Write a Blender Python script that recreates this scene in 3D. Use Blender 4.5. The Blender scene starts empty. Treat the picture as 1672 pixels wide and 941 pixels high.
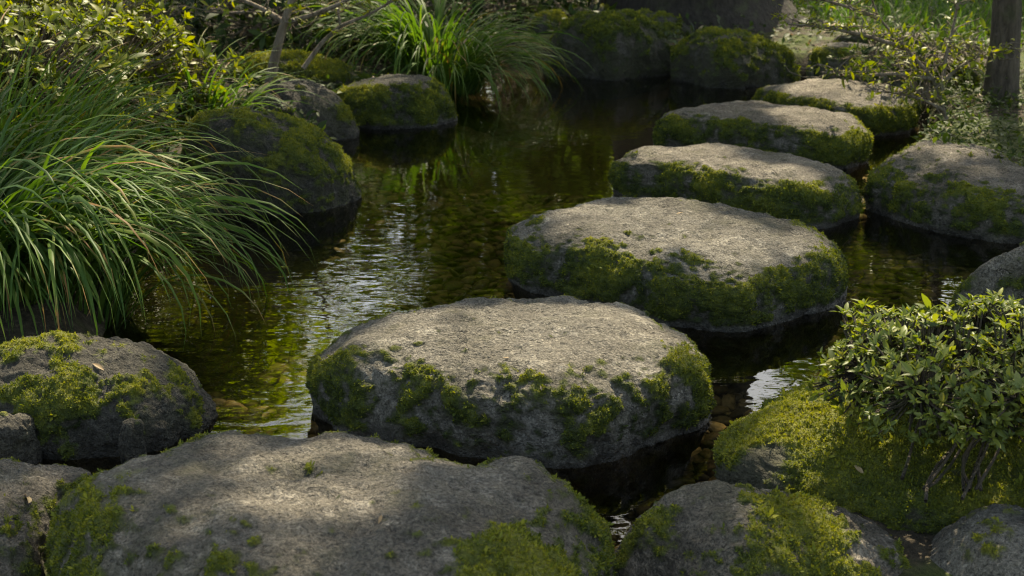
import bpy, bmesh, math, random
import numpy as np
from mathutils import Vector

R = math.radians
sc = bpy.context.scene
COL = sc.collection

# ------------------------------------------------------------------ camera model
FPX = 2322.0                      # focal length in photo pixels (1672 wide) = 50 mm on 36 mm
CX, CY = 836.0, 470.5
CAMH = 1.03
PITCH = R(16.56)
cp, sp = math.cos(PITCH), math.sin(PITCH)


def ray(px, py):
    a = (px - CX) / FPX
    b = -(py - CY) / FPX
    return np.array([a, cp + b * sp, -sp + b * cp])


def at_z(px, py, z):
    d = ray(px, py)
    t = (z - CAMH) / d[2]
    return np.array([d[0] * t, d[1] * t, z])


def at_y(px, py, y):
    d = ray(px, py)
    t = y / d[1]
    return np.array([d[0] * t, y, CAMH + d[2] * t])


def proj(P):
    q = P - np.array([0, 0, CAMH])
    f = q[:, 1] * cp - q[:, 2] * sp
    u = q[:, 1] * sp + q[:, 2] * cp
    return np.stack([CX + FPX * q[:, 0] / f, CY - FPX * u / f], 1), f


# sun: from behind the scene, a little to the right
SUN_AZ, SUN_EL = R(14), R(54)
SUN = np.array([math.sin(SUN_AZ) * math.cos(SUN_EL), math.cos(SUN_AZ) * math.cos(SUN_EL), math.sin(SUN_EL)])

# ------------------------------------------------------------------ numpy noise
_rp = np.random.default_rng(7)
PERM = np.concatenate([_rp.permutation(256)] * 3)
GRAD = _rp.normal(size=(256, 3))
GRAD /= np.linalg.norm(GRAD, axis=1)[:, None]


def noise3(P):
    P = np.asarray(P, float)
    I = np.floor(P).astype(np.int64)
    f = P - I
    I &= 255
    u = f * f * f * (f * (f * 6 - 15) + 10)
    out = 0
    for dx in (0, 1):
        wx = u[:, 0] if dx else 1 - u[:, 0]
        for dy in (0, 1):
            wy = u[:, 1] if dy else 1 - u[:, 1]
            for dz in (0, 1):
                wz = u[:, 2] if dz else 1 - u[:, 2]
                h = PERM[PERM[PERM[I[:, 0] + dx] + I[:, 1] + dy] + I[:, 2] + dz]
                g = GRAD[h]
                out = out + wx * wy * wz * (g[:, 0] * (f[:, 0] - dx) + g[:, 1] * (f[:, 1] - dy) + g[:, 2] * (f[:, 2] - dz))
    return out * 1.5


def fbm(P, oct=4, gain=.5, lac=2.03):
    a, s, o = 1.0, 0, 0
    P = np.asarray(P, float).copy()
    for _ in range(oct):
        o = o + a * noise3(P)
        P = P * lac + 17.3
        a *= gain
    return o


def sstep(a, b, x):
    t = np.clip((x - a) / (b - a), 0, 1)
    return t * t * (3 - 2 * t)


# ------------------------------------------------------------------ mesh helpers
def make_mesh(name, V, faces, smooth=True, attrs=None):
    """faces: list of int arrays (n,k), each with its own k"""
    me = bpy.data.meshes.new(name)
    V = np.asarray(V, np.float32)
    if not isinstance(faces, (list, tuple)):
        faces = [faces]
    faces = [np.asarray(f, np.int32) for f in faces if len(f)]
    me.vertices.add(len(V))
    me.vertices.foreach_set('co', V.ravel())
    loops = np.concatenate([f.ravel() for f in faces])
    counts = np.concatenate([np.full(len(f), f.shape[1], np.int32) for f in faces])
    starts = np.concatenate([[0], np.cumsum(counts)[:-1]]).astype(np.int32)
    me.loops.add(len(loops))
    me.loops.foreach_set('vertex_index', loops)
    me.polygons.add(len(counts))
    me.polygons.foreach_set('loop_start', starts)
    me.polygons.foreach_set('loop_total', counts)
    me.polygons.foreach_set('use_smooth', np.full(len(counts), bool(smooth)))
    me.update(calc_edges=True)
    for k, v in (attrs or {}).items():
        at = me.attributes.new(k, 'FLOAT', 'POINT')
        at.data.foreach_set('value', np.asarray(v, np.float32).ravel())
    me.validate()
    return me


def link(name, me, mat, parent=None, loc=None):
    o = bpy.data.objects.new(name, me)
    COL.objects.link(o)
    if mat is not None:
        me.materials.append(mat)
    if loc is not None:
        o.location = loc
    if parent is not None:
        o.parent = parent
    return o


def tag(o, label=None, cat=None, group=None, kind=None):
    if label: o['label'] = label
    if cat: o['category'] = cat
    if group: o['group'] = group
    if kind: o['kind'] = kind
    return o


def empty(name, loc):
    o = bpy.data.objects.new(name, None)
    o.empty_display_size = .1
    COL.objects.link(o)
    o.location = loc
    return o


class MB:
    """collects tubes (quads) into one mesh"""
    def __init__(self):
        self.V, self.Q, self.n = [], [], 0

    def tube(self, pts, rad, sides=7, cap=True):
        pts = np.asarray(pts, float)
        rad = np.broadcast_to(np.asarray(rad, float), (len(pts),))
        T = np.gradient(pts, axis=0)
        T /= np.linalg.norm(T, axis=1)[:, None] + 1e-9
        ref = np.array([0.31, 0.87, 0.12])
        if abs(T[0] @ ref) > .9: ref = np.array([1., 0, 0])
        rings = []
        for p, t, r in zip(pts, T, rad):
            a = np.cross(t, ref); a /= np.linalg.norm(a) + 1e-9
            b = np.cross(t, a)
            ref = np.cross(a, t) if False else ref
            th = np.linspace(0, 2 * math.pi, sides, endpoint=False)
            rings.append(p + r * (np.cos(th)[:, None] * a + np.sin(th)[:, None] * b))
        self.V.append(np.concatenate(rings))
        k = len(pts)
        i, j = np.meshgrid(np.arange(k - 1), np.arange(sides), indexing='ij')
        q = np.stack([i * sides + j, i * sides + (j + 1) % sides, (i + 1) * sides + (j + 1) % sides, (i + 1) * sides + j], -1).reshape(-1, 4)
        self.Q.append(q + self.n)
        self.n += k * sides

    def mesh(self, name):
        return make_mesh(name, np.concatenate(self.V), np.concatenate(self.Q))


def curve_pts(a, b, rng, n=6, wob=.08, sag=0.0):
    a, b = np.asarray(a, float), np.asarray(b, float)
    t = np.linspace(0, 1, n)[:, None]
    p = a + (b - a) * t
    L = np.linalg.norm(b - a)
    w = rng.normal(size=3) * wob * L
    w2 = rng.normal(size=3) * wob * .5 * L
    p = p + np.sin(t * math.pi) * w + np.sin(t * 2 * math.pi) * w2
    p[:, 2] += sag * L * np.sin(t[:, 0] * math.pi)
    return p


def basis(Y, up, rng=None, jit=0):
    """rotation matrices with local Y along Y (N,3), local Z near up"""
    Y = Y / (np.linalg.norm(Y, axis=1)[:, None] + 1e-9)
    up = np.broadcast_to(up, Y.shape)
    if rng is not None and jit:
        up = up + rng.normal(size=Y.shape) * jit
    X = np.cross(Y, up)
    X /= np.linalg.norm(X, axis=1)[:, None] + 1e-9
    Z = np.cross(X, Y)
    return np.stack([X, Y, Z], -1)


def instances(name, tv, tf, M, loc, tint, scale):
    """copies of a template merged in one mesh; tf one (n,k) array"""
    N, n = len(loc), len(tv)
    scale = np.asarray(scale, float)
    if scale.ndim == 1: scale = np.repeat(scale[:, None], 3, 1)
    W = tv[None] * scale[:, None, :]
    W = np.einsum('nij,nkj->nki', M, W) + loc[:, None, :]
    F = (tf[None] + (np.arange(N) * n)[:, None, None]).reshape(-1, tf.shape[1])
    return make_mesh(name, W.reshape(-1, 3), F, attrs={'tint': np.repeat(tint, n)})


def leaf_template(rows=5, curl=.25, fold=.25, wid=.36, point=1.0):
    """unit long leaf along +Y, three columns, quads"""
    t = np.linspace(0, 1, rows)
    w = wid * .5 * np.sin(np.clip(t, .04, .985) * math.pi) ** .8 * (1 - .25 * (t - .5) * point)
    w[0] = .02; w[-1] = .006
    V = []
    for ti, wi in zip(t, w):
        z = -curl * ti * ti
        V += [(-wi, ti, z + fold * wi), (0, ti, z), (wi, ti, z + fold * wi)]
    F = []
    for i in range(rows - 1):
        for j in range(2):
            a = i * 3 + j
            F.append((a, a + 1, a + 4, a + 3))
    return np.array(V), np.array(F)


LEAF = leaf_template()
LEAF_LO = leaf_template(rows=3, wid=.5, curl=.2)
def sprig():
    V, F = [], []
    for k, (a, tilt, L, z0) in enumerate(((.2, .75, .95, 0), (2.2, .95, .85, .05), (4.1, .85, 1.0, .1), (5.6, .3, 1.1, .2))):
        d = np.array([math.cos(a) * math.sin(tilt), math.sin(a) * math.sin(tilt), math.cos(tilt)])
        sd_ = np.array([-math.sin(a), math.cos(a), 0])
        b = np.array([0, 0, z0])
        up = np.array([0, 0, .12])
        V += [b, b + d * L * .5 + sd_ * .2, b + d * L - up, b + d * L * .5 - sd_ * .2]
        F.append((4 * k, 4 * k + 1, 4 * k + 2, 4 * k + 3))
    return np.array(V), np.array(F)


TUFT_V, TUFT_F = sprig()

# ------------------------------------------------------------------ materials
def new_mat(name):
    m = bpy.data.materials.new(name)
    m.use_nodes = True
    nt = m.node_tree
    nt.nodes.clear()
    out = nt.nodes.new('ShaderNodeOutputMaterial')
    return m, nt, out


def N(nt, typ, **kw):
    n = nt.nodes.new(typ)
    for k, v in kw.items():
        if k in n.inputs.keys() if isinstance(k, str) else False:
            n.inputs[k].default_value = v
        else:
            setattr(n, k, v)
    return n


def ramp(nt, fac, stops):
    n = nt.nodes.new('ShaderNodeValToRGB')
    el = n.color_ramp.elements
    while len(el) > 1: el.remove(el[-1])
    el[0].position = stops[0][0]; el[0].color = (*stops[0][1], 1)
    for p, c in stops[1:]:
        e = el.new(p); e.color = (*c, 1)
    nt.links.new(fac, n.inputs[0])
    return n.outputs[0]


def noise_tex(nt, vec, scale, detail=4, rough=.55, dist=0.0):
    n = nt.nodes.new('ShaderNodeTexNoise')
    n.inputs['Scale'].default_value = scale
    n.inputs['Detail'].default_value = detail
    n.inputs['Roughness'].default_value = rough
    n.inputs['Distortion'].default_value = dist
    nt.links.new(vec, n.inputs['Vector'])
    return n.outputs['Fac']


def mixc(nt, fac, a, b, mode='MIX'):
    n = nt.nodes.new('ShaderNodeMix')
    n.data_type = 'RGBA'; n.blend_type = mode
    for s, v in ((0, fac), (6, a), (7, b)):
        if hasattr(v, 'is_output'): nt.links.new(v, n.inputs[s])
        elif s == 0: n.inputs[0].default_value = v
        else: n.inputs[s].default_value = (*v, 1)
    return n.outputs[2]


def math_n(nt, op, a, b=None, c=None, clamp=False):
    n = nt.nodes.new('ShaderNodeMath'); n.operation = op; n.use_clamp = clamp
    for i, v in enumerate((a, b, c)):
        if v is None: continue
        if hasattr(v, 'is_output'): nt.links.new(v, n.inputs[i])
        else: n.inputs[i].default_value = v
    return n.outputs[0]


def maprange(nt, v, a, b, c=0, d=1):
    n = nt.nodes.new('ShaderNodeMapRange')
    n.interpolation_type = 'SMOOTHSTEP'
    nt.links.new(v, n.inputs[0])
    for i, x in enumerate((a, b, c, d)): n.inputs[i + 1].default_value = x
    return n.outputs[0]


def bump(nt, h, strength, dist, normal=None):
    n = nt.nodes.new('ShaderNodeBump')
    n.inputs['Strength'].default_value = strength
    n.inputs['Distance'].default_value = dist
    nt.links.new(h, n.inputs['Height'])
    if normal is not None: nt.links.new(normal, n.inputs['Normal'])
    return n.outputs[0]


def attr(nt, name):
    n = nt.nodes.new('ShaderNodeAttribute'); n.attribute_name = name
    return n.outputs['Fac']


def principled(nt, out, color, rough=.7, normal=None, spec=.5):
    p = nt.nodes.new('ShaderNodeBsdfPrincipled')
    if hasattr(color, 'is_output'): nt.links.new(color, p.inputs['Base Color'])
    else: p.inputs['Base Color'].default_value = (*color, 1)
    if hasattr(rough, 'is_output'): nt.links.new(rough, p.inputs['Roughness'])
    else: p.inputs['Roughness'].default_value = rough
    p.inputs['Specular IOR Level'].default_value = spec
    if normal is not None: nt.links.new(normal, p.inputs['Normal'])
    if out is not None: nt.links.new(p.outputs[0], out.inputs[0])
    return p


MOSS_STOPS = [(0.0, (.024, .036, .009)), (.35, (.058, .080, .014)), (.7, (.130, .150, .020)), (1.0, (.225, .220, .028))]


def mat_rock(name, dark, light, pale, lichen=.5):
    m, nt, out = new_mat(name)
    g = nt.nodes.new('ShaderNodeNewGeometry')
    P = g.outputs['Position']
    n1 = noise_tex(nt, P, 4.5, 5, .6, .4)
    n2 = noise_tex(nt, P, 17, 6, .65, .6)
    n3 = noise_tex(nt, P, 115, 5, .68, 2.0)
    n4 = noise_tex(nt, P, 200, 3, .6)
    base = ramp(nt, n1, [(.32, dark), (.66, light)])
    lic = maprange(nt, n2, .52, .68)
    lic = math_n(nt, 'MULTIPLY', lic, lichen)
    base = mixc(nt, lic, base, pale)
    oi = nt.nodes.new('ShaderNodeObjectInfo')
    base = mixc(nt, .8, base, ramp(nt, oi.outputs['Random'], [(0, (.72, .70, .66)), (.35, (1.05, 1.0, .93)), (.7, (.88, .90, .88)), (1, (1.2, 1.17, 1.1))]), 'MULTIPLY')
    n0 = noise_tex(nt, P, 2.1, 3, .5, .8)
    base = mixc(nt, .7, base, ramp(nt, n0, [(.35, (.62, .60, .55)), (.5, (1, 1, 1)), (.65, (1.3, 1.28, 1.24))]), 'MULTIPLY')
    spk = ramp(nt, n3, [(.36, (.30, .28, .25)), (.47, (.9, .9, .9)), (.55, (1, 1, 1)), (.66, (1.5, 1.46, 1.4))])
    base = mixc(nt, .95, base, spk, 'MULTIPLY')
    grain = ramp(nt, n4, [(.36, (.45, .45, .45)), (.5, (1, 1, 1)), (.66, (1.5, 1.5, 1.5))])
    base = mixc(nt, .7, base, grain, 'MULTIPLY')
    # olive algae film in blotches
    alg = maprange(nt, noise_tex(nt, P, 9, 5, .6, .5), .5, .72)
    base = mixc(nt, math_n(nt, 'MULTIPLY', alg, .5), base, (.085, .082, .035))
    wet = attr(nt, 'wet')
    base = mixc(nt, math_n(nt, 'MULTIPLY', wet, .6), base, (.022, .019, .014))
    fl = maprange(nt, math_n(nt, 'ADD', attr(nt, 'film'), math_n(nt, 'MULTIPLY', math_n(nt, 'ADD', n3, -.5), .8)), .08, .75)
    base = mixc(nt, math_n(nt, 'MULTIPLY', fl, .78), base, (.046, .046, .017))
    mo = attr(nt, 'moss')
    mn = noise_tex(nt, P, 60, 4, .7, .3)
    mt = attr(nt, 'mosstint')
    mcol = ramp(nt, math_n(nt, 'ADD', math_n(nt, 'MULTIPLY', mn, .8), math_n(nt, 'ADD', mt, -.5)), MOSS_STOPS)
    mo2 = math_n(nt, 'ADD', mo, math_n(nt, 'MULTIPLY', math_n(nt, 'ADD', n3, -.5), .9))
    mo2 = maprange(nt, mo2, .05, .7)
    col = mixc(nt, mo2, base, mcol)
    vor = nt.nodes.new('ShaderNodeTexVoronoi'); vor.feature = 'SMOOTH_F1'
    vor.inputs['Scale'].default_value = 130
    vv = nt.nodes.new('ShaderNodeVectorMath'); vv.operation = 'ADD'
    nz = nt.nodes.new('ShaderNodeTexNoise'); nz.inputs['Scale'].default_value = 30; nz.inputs['Detail'].default_value = 3
    nt.links.new(P, nz.inputs['Vector'])
    sc_ = nt.nodes.new('ShaderNodeVectorMath'); sc_.operation = 'SCALE'; sc_.inputs['Scale'].default_value = .022
    nt.links.new(nz.outputs['Color'], sc_.inputs[0])
    nt.links.new(P, vv.inputs[0]); nt.links.new(sc_.outputs[0], vv.inputs[1])
    nt.links.new(vv.outputs[0], vor.inputs['Vector'])
    hgt = math_n(nt, 'ADD', math_n(nt, 'MULTIPLY', vor.outputs['Distance'], .9), math_n(nt, 'MULTIPLY', n3, 1.3))
    hgt = math_n(nt, 'ADD', hgt, math_n(nt, 'MULTIPLY', n4, .6))
    ck = nt.nodes.new('ShaderNodeTexVoronoi'); ck.feature = 'DISTANCE_TO_EDGE'; ck.inputs['Scale'].default_value = 9
    s2 = nt.nodes.new('ShaderNodeVectorMath'); s2.operation = 'SCALE'; s2.inputs['Scale'].default_value = .12
    v2 = nt.nodes.new('ShaderNodeVectorMath'); v2.operation = 'ADD'
    nt.links.new(nz.outputs['Color'], s2.inputs[0]); nt.links.new(P, v2.inputs[0]); nt.links.new(s2.outputs[0], v2.inputs[1])
    nt.links.new(v2.outputs[0], ck.inputs['Vector'])
    crack = math_n(nt, 'MULTIPLY', maprange(nt, ck.outputs['Distance'], .0, .035, 1, 0), maprange(nt, n1, .48, .6))
    col = mixc(nt, math_n(nt, 'MULTIPLY', crack, .55), col, (.03, .027, .02))
    hgt = math_n(nt, 'SUBTRACT', hgt, math_n(nt, 'MULTIPLY', crack, .6))
    nrm = bump(nt, hgt, 1.0, .016)
    nrm = bump(nt, mn, .6, .01, nrm)
    rough = math_n(nt, 'SUBTRACT', .82, math_n(nt, 'MULTIPLY', wet, .5))
    principled(nt, out, col, rough, nrm, .4)
    return m


def mat_leaf(name, stops, transl=.35, tcol=(.30, .42, .03), rough=.42, spec=.5):
    m, nt, out = new_mat(name)
    t = attr(nt, 'tint')
    g = nt.nodes.new('ShaderNodeNewGeometry')
    nz = noise_tex(nt, g.outputs['Position'], 25, 2)
    t2 = math_n(nt, 'ADD', t, math_n(nt, 'MULTIPLY', math_n(nt, 'ADD', nz, -.5), .35))
    c = ramp(nt, t2, stops)
    p = principled(nt, None, c, rough, None, spec)
    tr = nt.nodes.new('ShaderNodeBsdfTranslucent')
    tc = mixc(nt, 1.0, c, (tcol[0] * 8, tcol[1] * 8, tcol[2] * 8), 'MULTIPLY')
    nt.links.new(tc, tr.inputs['Color'])
    mx = nt.nodes.new('ShaderNodeMixShader'); mx.inputs[0].default_value = transl
    nt.links.new(p.outputs[0], mx.inputs[1]); nt.links.new(tr.outputs[0], mx.inputs[2])
    nt.links.new(mx.outputs[0], out.inputs[0])
    return m


def mat_bark(name, a, b):
    m, nt, out = new_mat(name)
    g = nt.nodes.new('ShaderNodeNewGeometry')
    mp = nt.nodes.new('ShaderNodeMapping'); mp.inputs['Scale'].default_value = (1, 1, .25)
    nt.links.new(g.outputs['Position'], mp.inputs['Vector'])
    n = noise_tex(nt, mp.outputs[0], 40, 6, .65, .6)
    n2 = noise_tex(nt, g.outputs['Position'], 9, 4)
    c = ramp(nt, n, [(.3, a), (.7, b)])
    c = mixc(nt, math_n(nt, 'MULTIPLY', maprange(nt, n2, .5, .7), .5), c, (.05, .06, .02))
    principled(nt, out, c, .85, bump(nt, n, 1.0, .03), .3)
    return m


M = {}
M['rock'] = mat_rock('grey_stone', (.118, .103, .082), (.265, .238, .197), (.43, .39, .33), .65)
M['rock_dark'] = mat_rock('dark_stone', (.048, .043, .033), (.118, .106, .082), (.21, .19, .155), .35)
M['moss'] = mat_leaf('moss', MOSS_STOPS, .30, (.16, .16, .05), .7, .2)
M['azalea'] = mat_leaf('azalea_leaf', [(0, (.040, .060, .016)), (.45, (.100, .132, .030)), (.8, (.17, .195, .036)), (1, (.25, .24, .045))], .38, (.20, .20, .05), .48, .35)
M['shrub'] = mat_leaf('shrub_leaf', [(0, (.040, .058, .010)), (.5, (.105, .135, .016)), (1, (.20, .20, .022))], .45, (.20, .20, .04), .45, .3)
M['grass'] = mat_leaf('grass_blade', [(0, (.014, .038, .010)), (.5, (.042, .092, .018)), (.86, (.095, .150, .026)), (.93, (.15, .14, .04)), (1, (.24, .13, .05))], .36, (.18, .20, .06), .5, .16)
M['canopy'] = mat_leaf('tree_leaf', [(0, (.030, .050, .010)), (.5, (.070, .105, .014)), (1, (.15, .17, .020))], .45, (.20, .21, .04), .45, .4)
M['young'] = mat_leaf('young_leaf', [(0, (.09, .14, .012)), (1, (.22, .26, .02))], .6, (.22, .24, .03), .5, .3)
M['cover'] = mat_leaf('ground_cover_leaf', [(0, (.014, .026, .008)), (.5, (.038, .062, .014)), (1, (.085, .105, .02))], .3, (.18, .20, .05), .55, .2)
M['dead'] = mat_leaf('dead_leaf', [(0, (.16, .09, .04)), (1, (.42, .32, .18))], .15, (.15, .12, .08), .6, .3)
M['bark'] = mat_bark('bark', (.026, .020, .014), (.12, .095, .070))
M['twig'] = mat_bark('twig_bark', (.09, .068, .048), (.26, .21, .155))
M['bark_dark'] = mat_bark('dark_bark', (.012, .009, .007), (.040, .032, .024))


def mat_pebble():
    m, nt, out = new_mat('pebble')
    t = attr(nt, 'tint')
    g = nt.nodes.new('ShaderNodeNewGeometry')
    n = noise_tex(nt, g.outputs['Position'], 70, 4)
    c = ramp(nt, t, [(0, (.045, .038, .024)), (.3, (.095, .078, .045)), (.6, (.125, .100, .055)), (.85, (.155, .118, .058)), (1, (.17, .15, .11))])
    c = mixc(nt, .8, c, ramp(nt, n, [(.35, (.35, .36, .30)), (.65, (1.3, 1.22, 1.1))]), 'MULTIPLY')
    principled(nt, out, c, .6, bump(nt, n, .3, .004), .3)
    return m


def mat_ground():
    m, nt, out = new_mat('soil')
    g = nt.nodes.new('ShaderNodeNewGeometry')
    P = g.outputs['Position']
    n1 = noise_tex(nt, P, 3, 5)
    n2 = noise_tex(nt, P, 45, 5, .7)
    soil = ramp(nt, n2, [(.3, (.018, .014, .009)), (.55, (.050, .039, .025)), (.75, (.10, .078, .05))])
    mossc = ramp(nt, n2, [(.3, (.022, .032, .009)), (.7, (.075, .095, .02))])
    c = mixc(nt, maprange(nt, n1, .46, .6), soil, mossc)
    silt = ramp(nt, n2, [(.3, (.022, .018, .010)), (.7, (.060, .047, .024))])
    sx = nt.nodes.new('ShaderNodeSeparateXYZ'); nt.links.new(P, sx.inputs[0])
    c = mixc(nt, maprange(nt, sx.outputs[2], -.01, .02, 1, 0), c, silt)
    principled(nt, out, c, .9, bump(nt, n2, .8, .02), .2)
    return m


def mat_water():
    m, nt, out = new_mat('pond_water')
    g = nt.nodes.new('ShaderNodeNewGeometry')
    mp = nt.nodes.new('ShaderNodeMapping'); mp.inputs['Scale'].default_value = (.75, 1.5, 1)
    mp.inputs['Rotation'].default_value = (0, 0, R(-8))
    nt.links.new(g.outputs['Position'], mp.inputs['Vector'])
    a = noise_tex(nt, mp.outputs[0], 9, 2, .45, .3)
    b = noise_tex(nt, mp.outputs[0], 26, 1, .4, .2)
    area = maprange(nt, noise_tex(nt, g.outputs['Position'], 1.1, 2), .35, .65, .35, 1)
    h = math_n(nt, 'ADD', a, math_n(nt, 'MULTIPLY', b, .22))
    sy = nt.nodes.new('ShaderNodeSeparateXYZ'); nt.links.new(g.outputs['Position'], sy.inputs[0])
    h = math_n(nt, 'MULTIPLY', h, math_n(nt, 'MULTIPLY', area, maprange(nt, sy.outputs[1], 3.6, 5.2, 1.0, .4)))
    nrm = bump(nt, h, 1.0, WAVE)
    fr = nt.nodes.new('ShaderNodeFresnel'); fr.inputs['IOR'].default_value = 1.4
    nt.links.new(nrm, fr.inputs['Normal'])
    tr = nt.nodes.new('ShaderNodeBsdfTransparent'); tr.inputs['Color'].default_value = (.86, .77, .55, 1)
    gl = nt.nodes.new('ShaderNodeBsdfGlossy'); gl.inputs['Roughness'].default_value = .015
    gl.inputs['Color'].default_value = (1, 1, 1, 1)
    nt.links.new(nrm, gl.inputs['Normal'])
    mx = nt.nodes.new('ShaderNodeMixShader')
    nt.links.new(fr.outputs[0], mx.inputs[0]); nt.links.new(tr.outputs[0], mx.inputs[1]); nt.links.new(gl.outputs[0], mx.inputs[2])
    nt.links.new(mx.outputs[0], out.inputs[0])
    return m


WAVE = .0026
M['pebble'] = mat_pebble()
M['ground'] = mat_ground()
M['water'] = mat_water()

# ------------------------------------------------------------------ terrain
POND_PX = [(-300, 800), (-300, 735), (100, 735), (352, 700), (320, 620), (240, 560), (250, 500), (270, 400), (400, 325), (600, 335), (585, 240), (560, 222), (650, 205), (700, 188),
           (745, 160), (780, 125), (850, 98), (900, 110), (1000, 130), (1100, 126), (1190, 140), (1305, 130), (1400, 150), (1500, 222), (1440, 262), (1420, 330),
           (1520, 380), (1672, 396), (1950, 385), (1950, 455), (1672, 480), (1560, 500), (1420, 560), (1310, 650), (1230, 720), (1175, 785),
           (1110, 812), (1030, 860), (990, 930), (940, 1000), (800, 900), (500, 800)]
POND = np.array([at_z(a, b, 0)[:2] for a, b in POND_PX])


def pond_sd(XY):
    """signed distance, negative inside the pond"""
    A, B = POND, np.roll(POND, -1, 0)
    d = np.full(len(XY), 1e9)
    inside = np.zeros(len(XY), bool)
    for a, b in zip(A, B):
        ab = b - a
        t = np.clip(((XY - a) @ ab) / (ab @ ab), 0, 1)
        d = np.minimum(d, np.linalg.norm(XY - a - t[:, None] * ab, axis=1))
        c = (a[1] > XY[:, 1]) != (b[1] > XY[:, 1])
        with np.errstate(divide='ignore', invalid='ignore'):
            xi = a[0] + (XY[:, 1] - a[1]) / (b[1] - a[1]) * (b[0] - a[0])
        inside ^= c & (XY[:, 0] < xi)
    return np.where(inside, -d, d)


def ground_h(XY):
    XY = np.asarray(XY, float).reshape(-1, 2)
    sd = pond_sd(XY)
    P = np.column_stack([XY, np.zeros(len(XY))])
    n = fbm(P * 2.2, 4)
    zin = -.09 - .08 * sstep(0, .28, -sd) - .05 * sstep(.3, 1.2, -sd) + .015 * n
    zout = -.09 + (.14 + .06 * sstep(2.6, 3.4, XY[:, 1])) * sstep(0, .2, sd) + .06 * sstep(.2, 1.5, sd) * sstep(2.6, 3.6, XY[:, 1]) * sstep(.9, .2, XY[:, 0]) + .03 * n * sstep(0, .3, sd)
    # the left bank climbs under the shrubs
    zout = zout + .16 * sstep(-1.1, -2.6, XY[:, 0]) * sstep(2.5, 5, XY[:, 1])
    zout = zout + .9 * sstep(14, 40, XY[:, 1])
    return np.where(sd < 0, zin, zout)


def axis_coords(lo, hi, step, far, grow=1.35):
    a = list(np.arange(lo, hi + 1e-6, step))
    s = step
    while a[-1] < far:
        s *= grow; a.append(a[-1] + s)
    s = step
    while a[0] > -far:
        s *= grow; a.insert(0, a[0] - s)
    return np.array(a)


gx = axis_coords(-2.6, 2.6, .028, 250)
gy = axis_coords(1.2, 9.0, .028, 250)
GX, GY = np.meshgrid(gx, gy, indexing='xy')
XY = np.column_stack([GX.ravel(), GY.ravel()])
gz = np.concatenate([ground_h(c) for c in np.array_split(XY, 8)])
nx, ny = len(gx), len(gy)
ii, jj = np.meshgrid(np.arange(ny - 1), np.arange(nx - 1), indexing='ij')
q = np.stack([ii * nx + jj, ii * nx + jj + 1, (ii + 1) * nx + jj + 1, (ii + 1) * nx + jj], -1).reshape(-1, 4)
o = link('ground', make_mesh('ground', np.column_stack([XY, gz]), q), M['ground'])
tag(o, 'dark mossy soil of the pond bed and banks', 'ground', kind='structure')

# water sheet
wv = np.array([(-9, .2, 0), (9, .2, 0), (9, 9.5, 0), (-9, 9.5, 0)], float)
o = link('water', make_mesh('water', wv, np.array([(0, 1, 2, 3)])), M['water'])
tag(o, 'still clear brown water of the garden pond', 'water', kind='structure')

# ------------------------------------------------------------------ rocks
_ICO = {}


def ico(s):
    if s not in _ICO:
        bm = bmesh.new()
        bmesh.ops.create_icosphere(bm, subdivisions=s, radius=1)
        me = bpy.data.meshes.new('ico_tmp')
        bm.to_mesh(me); bm.free()
        v = np.empty(len(me.vertices) * 3, np.float32); me.vertices.foreach_get('co', v)
        f = np.empty(len(me.loops), np.int32); me.loops.foreach_get('vertex_index', f)
        bpy.data.meshes.remove(me)
        v = v.reshape(-1, 3).astype(float)
        v /= np.linalg.norm(v, axis=1)[:, None]
        _ICO[s] = (v, f.reshape(-1, 3))
    return _ICO[s]


def vnormals(V, F):
    a, b, c = V[F[:, 0]], V[F[:, 1]], V[F[:, 2]]
    fn = np.cross(b - a, c - a)
    n = np.zeros_like(V)
    for k in range(3):
        for d in range(3):
            n[:, d] += np.bincount(F[:, k], fn[:, d], len(V))
    return n / (np.linalg.norm(n, axis=1)[:, None] + 1e-12), fn


def smooth_outline(poly, cx, cy, n=256, blur=5):
    """radius as a periodic function of the azimuth"""
    th = np.arctan2(poly[:, 1] - cy, poly[:, 0] - cx)
    r = np.hypot(poly[:, 0] - cx, poly[:, 1] - cy)
    o = np.argsort(th); th, r = th[o], r[o]
    T = np.linspace(-math.pi, math.pi, n, endpoint=False)
    # dense polygon intersection: interpolate in cartesian space
    pts = np.column_stack([cx + r * np.cos(th), cy + r * np.sin(th)])
    dense = []
    for k in range(len(pts)):
        a, b = pts[k], pts[(k + 1) % len(pts)]
        t = np.linspace(0, 1, 40, endpoint=False)[:, None]
        dense.append(a + (b - a) * t)
    dense = np.concatenate(dense)
    dt = np.arctan2(dense[:, 1] - cy, dense[:, 0] - cx)
    dr = np.hypot(dense[:, 0] - cx, dense[:, 1] - cy)
    o = np.argsort(dt)
    RR = np.interp(T, np.concatenate([dt[o] - 2 * math.pi, dt[o], dt[o] + 2 * math.pi]), np.tile(dr[o], 3))
    k = np.exp(-.5 * (np.arange(-12, 13) / blur) ** 2); k /= k.sum()
    RR = np.convolve(np.concatenate([RR[-12:], RR, RR[:12]]), k, 'valid')
    return T, RR


ALLROCK = []


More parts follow.
